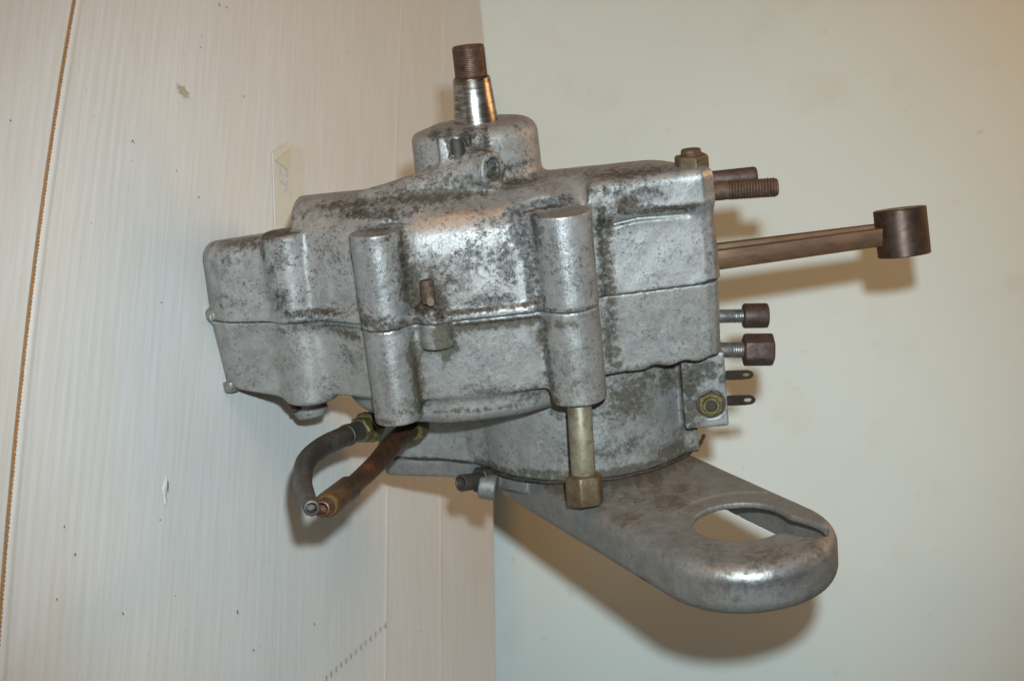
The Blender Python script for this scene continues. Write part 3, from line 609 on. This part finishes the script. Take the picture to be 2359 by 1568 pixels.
# copper pipes
def pipes():
    P = [E(845, 985, 70), E(800, 1002, 50), E(745, 1028, 26), E(706, 1062, -6), E(697, 1105, -46), E(706, 1140, -84), E(718, 1170, -116)]
    a = tube('oil_pipe', P, [6.3, 6.4, 6.4, 6.1, 5.4, 4.7, 4.3], M_pipe, bore=2.8); a['label'] = 'dull brown bent pipe, the left one, with a ferrule at its fitting'
    d = (P[1]-P[0]).normalized()
    h = lathe('brass_union', P[0]-d*8, d, [(0, 8.0), (2, 9.2), (9, 9.2), (10, 8.2), (10.2, 7.4), (17, 7.4), (18, 6.6)], M_brass, 72, 6, .2, deg=28)
    h['label'] = 'olive brass union nut at the left pipe'
    lathe('ferrule', P[1]-d*2, d, [(0, 6.9), (3.2, 6.9), (3.6, 6.4)], M_pipe, 32, parent=a)
    P2 = [E(945, 985, 70), E(905, 1022, 44), E(868, 1066, 14), E(820, 1112, -28), E(780, 1145, -64), E(741, 1172, -98)]
    b = tube('oil_pipe', P2, [6.6, 6.6, 6.1, 5.6, 5.0, 4.5], M_copper, bore=3.2); b['label'] = 'copper pipe with orange patches, the right one'
    q = E(803, 1125, -42); r = E(752, 1163, -88); v = r-q; L = v.length
    sl = lathe('pipe_sleeve', q, v, [(0, 6.8), (.8, 7.3), (L-1.2, 6.9), (L, 6.3), (L, 4.7)], M_sleeve, 48); sl['label'] = 'orange brown brass sleeve near the end of the copper pipe'
    lathe('brass_union', P2[0]-(P2[1]-P2[0]).normalized()*10, P2[1]-P2[0], [(0, 9), (12, 9), (13, 8)], M_brass, 72, 6, .1, deg=28)['label'] = 'shaded brass union nut at the copper pipe'
pipes()
# thin lock tabs by the mouth
def tab(px0, px1, py0, py1, h, d, lab):
    n = 40; V = []; Fc = []
    p = E(px0, (py0+py1)/2, d); q = E(px1, (py0+py1)/2-.04*(px1-px0), d); r = h/8.0; L = q.x-p.x; ccx = L-r*1.15
    out = []; inn = []
    for k in range(n):
        th = 2*math.pi*k/n; c, s_ = math.cos(th), math.sin(th)
        # outer: tongue; inner: oval hole
        if c >= 0: o = Vector((ccx+c*r*1.15, s_*r))
        else: o = Vector((ccx+c*ccx*min(1, abs(c)*1.6)/1 if abs(s_) < .8 else ccx+c*ccx*.9, (r*1.12 if s_ > 0 else -r*1.12) if abs(s_) > .35 else s_/.35*r*1.12))
        out.append(o); inn.append(Vector((ccx+c*r*.72-1, s_*r*.42)))
    sl = (q.y-p.y)/max(L, 1)
    for z in (0, 1.5):
        for o in out+inn: V.append(Vector((p.x+o.x, p.y+o.y+o.x*sl, d+z+o.y*.35)))
    m = 2*n
    for k in range(n):
        k2 = (k+1) % n
        Fc += [(k, k2, n+k2, n+k), (m+k, m+n+k, m+n+k2, m+k2), (k, m+k, m+k2, k2), (n+k, n+k2, m+n+k2, m+n+k)]
    o = emesh('lock_tab', V, Fc, M_tab, smooth=False); bmfix(o); bevel(o, .0003, 1); o['label'] = lab
tab(1668, 1736, 853, 878, 25, 80, 'upper dark steel tab with an oval hole')
tab(1672, 1741, 909, 938, 28, 88, 'lower dark steel tab with an oval hole')
lathe('drain_plug', E(533, 893, 66), Vector((.05, 1, -.1)), [(-4, 4.6), (1.6, 4.6), (2.2, 4.2)], M_dull, 36)['label'] = 'bright plug at the bottom corner of the case'
rb = lathe('rear_lug', E(712, 925, 92), Vector((.1, 1, -.1)), [(-6, 11), (6, 11), (9, 9.5)], M_timing, 40)
lathe('lug_bolt', E(680, 935, 78), Vector((.3, .8, -.4)), [(-4, 3.4), (3, 3.4), (3.5, 2.8)], M_rust, 24, parent=rb)
# feet behind that carry the case on the table
# ------------------------------------------------------------------ table sheet
def tmesh(name, V, Fc, mat, parent=None, smooth=True):
    me = bpy.data.meshes.new(name); me.from_pydata([tuple(v) for v in V], [], Fc); me.update(); return link(name, me, mat, parent, smooth)
m_sheet, nt, b = newmat('corrugated_white_plastic'); n = N(nt)
vs = n.map((14, 260, 14)); vs2 = n.map((40, 700, 40)); vb = n.map((3, 9, 3))
base = n.mix(n.ramp(n.noise(1, 4, .6, vs), (.35, 0), (.7, 1)), (.485, .482, .462), (.53, .535, .53))
smear = n.math('MULTIPLY', n.ramp(n.noise(1, 6, .7, vs2), (.60, 0), (.74, 1)), n.ramp(n.noise(11, 4, .6), (.46, 0), (.66, 1)))
base = n.mix(n.math('MULTIPLY', smear, .8), base, (.42, .34, .23))
spk = n.math('MULTIPLY', n.ramp(n.noise(330, 3, .6), (.70, 0), (.74, 1)), n.ramp(n.noise(23, 2, .6), (.48, 0), (.6, 1)))
base = n.mix(n.math('MULTIPLY', spk, .8), base, (.20, .14, .08))
spk2 = n.ramp(n.noise(120, 2, .4), (.775, 0), (.79, 1)); base = n.mix(spk2, base, (.04, .035, .04))
# broad yellowish smears at random over the sheet
sep = n.add('ShaderNodeSeparateXYZ'); nt.links.new(n.tc.outputs['Object'], sep.inputs[0])
smg = n.ramp(n.noise(1, 4, .6, n.map((6, 22, 6))), (.52, 0), (.72, .35)); base = n.mix(smg, base, (.50, .45, .36))
nt.links.new(base, b.inputs['Base Color']); b.inputs['Roughness'].default_value = .42; b.inputs['Specular IOR Level'].default_value = .35
h = n.bump(n.noise(1, 3, .5, vs), .25, .0006); h = n.bump(n.noise(500, 3, .6), .12, .0002, h); nt.links.new(h, b.inputs['Normal'])
# groove line measured along the sheet (x = along the flutes, y = across)
gp = [on_table(px/1.7363, py/1.7363) for px, py in ((296, 0), (235, 400), (173, 800), (124, 1200), (77, 1600), (45, 1900), (2, 2500))]
gx = np.array([g.x for g in gp]); gy = np.array([g.y for g in gp]); co = np.polyfit(gx, gy, 2)
def groove_y(x): xx = min(max(x, -.45), .35); return float(np.polyval(co, xx))+(x-xx)*float(2*co[0]*xx+co[1])
X0, X1 = -1.3, 1.1; NX = 60; PITCH = .0088
g0 = groove_y(0.0)
RIDGES = [on_table(px, 900).y-g0 for px in (897, 1016)]
def hgt(s):
    """height of the sheet at distance s past the groove"""
    if abs(s) < .0011: return -.0011
    if 0 < s < .0075: return .0006*(1-((s-.0042)/.0034)**2)
    w = max(.25, 1-max(s, 0)/.42)
    return w*(.000028+.00002*math.sin(s*37))*math.cos(2*math.pi*s/PITCH+.6*math.sin(s*19))+.00016*math.sin(s*61)+.0001*math.sin(s*23)+sum(.00035*math.exp(-((s-q)/.0022)**2) for q in RIDGES)
ss = sorted(set([round(v, 6) for v in list(np.arange(-.45, -.0012, .0014))+[-.0012, -.0010, .0010, .0012]+list(np.arange(.0016, WALL_Y-g0+.001, .00105))]))
V = []; Fc = []
tot = WALL_Y-g0
for s in ss:
    fade = max(0.0, 1-max(0, s)/tot)
    for i in range(NX+1):
        x = X0+(X1-X0)*i/NX
        V.append((x, (groove_y(x)-g0)*fade+g0+s, hgt(s)*(1 if True else 0)-.0002))
for j in range(len(ss)-1):
    for i in range(NX): a = j*(NX+1)+i; Fc.append((a, a+1, a+NX+2, a+NX+1))
sheet = tmesh('plastic_sheet', V, Fc, m_sheet); prop(sheet, 'large dirty white corrugated plastic sheet lying flat under the engine', 'plastic sheet')
sm_ = sheet.modifiers.new('thick', 'SOLIDIFY'); sm_.thickness = .003; sm_.offset = -1
def slab(x0, x1, y0, y1, z0, z1): return [(x, y, z) for z in (z0, z1) for x, y in ((x0, y0), (x1, y0), (x1, y1), (x0, y1))], [(0, 3, 2, 1), (4, 5, 6, 7), (0, 1, 5, 4), (1, 2, 6, 5), (2, 3, 7, 6), (3, 0, 4, 7)]
m_table, nt2, b2 = newmat('plain_table_board'); b2.inputs['Base Color'].default_value = (.35, .27, .18, 1); b2.inputs['Roughness'].default_value = .6
sv, sf = slab(X0, X1, g0-.46, WALL_Y-.012, -.034, -.006); prop(tmesh('table', sv, sf, m_table, None, False), None, None, None, 'structure')
# dirt caught in the score line, serrated on the engine side
m_dirt = steel('brown_score_dirt', [(.13, .06, .02), (.26, .13, .045), (.34, .19, .08)], .8, 0, 700, .3)
V = []; Fc = []; xs = np.arange(-.62, .55, .0011)
for i, x in enumerate(xs):
    yy = groove_y(x); V += [(x, yy-.0011, -.0002), (x, yy+(.0013 if i % 2 else .00045)+random.uniform(-.0002, .0002), .0003)]
for i in range(len(xs)-1): Fc.append((2*i, 2*i+2, 2*i+3, 2*i+1))
dl = tmesh('score_line', V, Fc, m_dirt, sheet, False); dl['label'] = 'brown dirt filled score line with a toothed edge'
# row of punched marks near the wall, tear in the skin of the sheet
m_mark = steel('faint_brown_mark', [(.30, .25, .18), (.38, .32, .24)], .8, 0, 500, .1)
def blot(name, px, py, lx, ly, mat, ang=0., n=14, h=.0009, par=sheet, jag=.18):
    c = on_table(px, py); V = []
    for k in range(n):
        th = 2*math.pi*k/n; r = 1+random.uniform(-jag, jag); x = math.cos(th)*lx*r; y = math.sin(th)*ly*r
        V.append((c.x+x*math.cos(ang)-y*math.sin(ang), c.y+x*math.sin(ang)+y*math.cos(ang), h))
    return tmesh(name, V, [tuple(range(n))], mat, par, False)
for k in range(13):
    px = 1000+(575+k*37.5)/1.905; py = 1900+(1545-k*33.5)/1.905
    blot('punch_mark', px/1.7363, py/1.7363, .0024, .0011, m_mark)
blot('stain', 420, 211, .0035, .0062, steel('tan_stain', [(.30, .26, .18), (.40, .36, .28)], .7, 0, 300, .1), n=26, jag=.35)
m_speck = steel('dark_speck', [(.03, .02, .02), (.06, .04, .03)], .7, 0, 500, .1)
for px, py, r in ((303, 326, .0011), (306, 330, .0006), (302, 466-95, .0005), (1048/2.3, 455, .001), (170, 1277, .0011), (503, 12, .0012), (520, 18, .0010), (460, 110, .0009), (559, 223, .0010), (369, 697, .0009), (401, 1372, .0006), (145, 1213, .0009), (582, 1497, .0012), (722, 1437, .0012), (128, 1380, .0009), (366, 1197, .0008)):
    blot('speck', px, py, r*.75, r*.6, m_speck, n=9)
# torn blister in the skin
c = on_table(379, 1128); V = []; Fc = []
for i in range(9):
    t = i/8; w = math.sin(math.pi*t)**.7
    for j in range(5):
        q = j/4-.5; V.append((c.x+(t-.5)*.019+q*.001, c.y+q*.0052*w, .0006+.0005*w*(1-(2*q)**2)+.0005*math.sin(9*t)))
for i in range(8):
    for j in range(4): a = i*5+j; Fc.append((a, a+1, a+6, a+5))
tmesh('torn_blister', V, Fc, m_sheet, sheet)['label'] = 'small raised tear in the white sheet'
blot('tear_hole', 381, 1121, .0032, .0006, M_grime, ang=.15, h=.0018)

# ------------------------------------------------------------------ tape scrap with pencil marks
m_tape, nt, b = newmat('yellowed_tape'); n = N(nt)
nt.links.new(n.ramp(n.noise(120, 4, .6), (.3, (.455, .445, .385)), (.7, (.49, .475, .415))), b.inputs['Base Color']); b.inputs['Roughness'].default_value = .4
tp = bpy.data.objects.new('tape_scrap', None); COL.objects.link(tp)
q = [on_table(px, py, .9) for px, py in ((628, 352), (660, 328), (698, 345), (704, 560), (634, 560))]
tp.location = on_table(665, 440); prop(tp, 'yellowed strip of adhesive tape with faint blue pencil marks on the sheet behind the engine', 'tape')
def tl(pts, h): return [Vector((p.x, p.y, h))-tp.location for p in pts]
V = tl(q, .0011)+tl(q, .0005); k = len(q); Fc = [tuple(range(k)), tuple(range(2*k-1, k-1, -1))]+[(i, i+k, (i+1) % k+k, (i+1) % k) for i in range(k)]
tmesh('tape_strip', V, Fc, m_tape, tp, False)
q = [on_table(px, py, 1.5) for px, py in ((634, 370), (667, 342), (667, 384), (661, 391))]
m_fold, nt, b = newmat('folded_tape'); b.inputs['Base Color'].default_value = (.45, .43, .33, 1); b.inputs['Roughness'].default_value = .4
n = N(nt); nt.links.new(n.bump(n.noise(300, 3, .5), .2, .0003), b.inputs['Normal'])
V = tl(q, .0022)+tl(q, .0012); k = 4; Fc = [tuple(range(k)), tuple(range(2*k-1, k-1, -1))]+[(i, i+k, (i+1) % k+k, (i+1) % k) for i in range(k)]
tmesh('folded_corner', V, Fc, m_fold, tp, False)['label'] = 'folded triangular corner of the tape'
m_ink = steel('faint_blue_pencil', [(.40, .39, .42), (.45, .44, .46)], .8, 0, 400, .05)
def stroke(pts, w=.0011):
    P = [on_table(px, py) for px, py in pts]; V = []; Fc = []
    for i, p in enumerate(P):
        a = P[max(i-1, 0)]; c = P[min(i+1, len(P)-1)]; d = (c-a); d.z = 0; d.normalize(); nn = Vector((-d.y, d.x, 0))*w
        V += [Vector((p.x, p.y, .00135))+nn-tp.location, Vector((p.x, p.y, .00135))-nn-tp.location]
    for i in range(len(P)-1): Fc.append((2*i, 2*i+1, 2*i+3, 2*i+2))
    tmesh('pencil_mark', V, Fc, m_ink, tp, False)
stroke([(641, 387), (643, 398), (647, 405)]); stroke([(653, 388), (658, 391), (660, 399), (656, 408)])
stroke([(640, 417), (646, 420), (654, 427), (660, 419)]); stroke([(660, 432), (655, 438), (652, 444)], .0009); stroke([(664, 444), (665, 452)], .0007)

# ------------------------------------------------------------------ wall
m_wall, nt, b = newmat('beige_painted_board'); n = N(nt)
base = n.ramp(n.noise(3.5, 3, .5), (.3, (.455, .505, .485)), (.7, (.485, .535, .515)))
base = n.mix(n.math('MULTIPLY', n.ramp(n.noise(16, 4, .6), (.56, 0), (.74, 1)), .35), base, (.43, .42, .36))
base = n.mix(n.math('MULTIPLY', n.ramp(n.noise(55, 3, .5), (.70, 0), (.78, 1)), .35), base, (.34, .28, .20))
nt.links.new(base, b.inputs['Base Color']); b.inputs['Roughness'].default_value = .5; b.inputs['Specular IOR Level'].default_value = .3
nt.links.new(n.bump(n.noise(160, 4, .6), .12, .0006), b.inputs['Normal'])
V = []; Fc = []
NXW, NZ = 24, 24
YAW = math.radians(12); wp = on_table(1117, 0); wdir = Vector((math.cos(YAW), math.sin(YAW), 0)); wback = Vector((-math.sin(YAW), math.cos(YAW), 0))
for j in range(NZ+1):
    for i in range(NXW+1):
        x = -1.3+2.9*i/NXW; z = -.5+1.7*j/NZ; q_ = wdir*x+wback*.0015*math.sin(x*5+z*3); V.append((wp.x+q_.x, wp.y+.004+q_.y, z))
for j in range(NZ):
    for i in range(NXW): a = j*(NXW+1)+i; Fc.append((a, a+1, a+NXW+2, a+NXW+1))
wall = tmesh('wall', V, Fc, m_wall); prop(wall, 'plain beige board standing behind the engine', None, None, 'structure')
sol = wall.modifiers.new('thick', 'SOLIDIFY'); sol.thickness = .018; sol.offset = 1 
low = min((Ew(BASE)+Emat@v.co).z for o in (o1, o2) for v in o.data.vertices)
print('LOW', low, 'wall', WALL_Y, 'cam', cam.location)
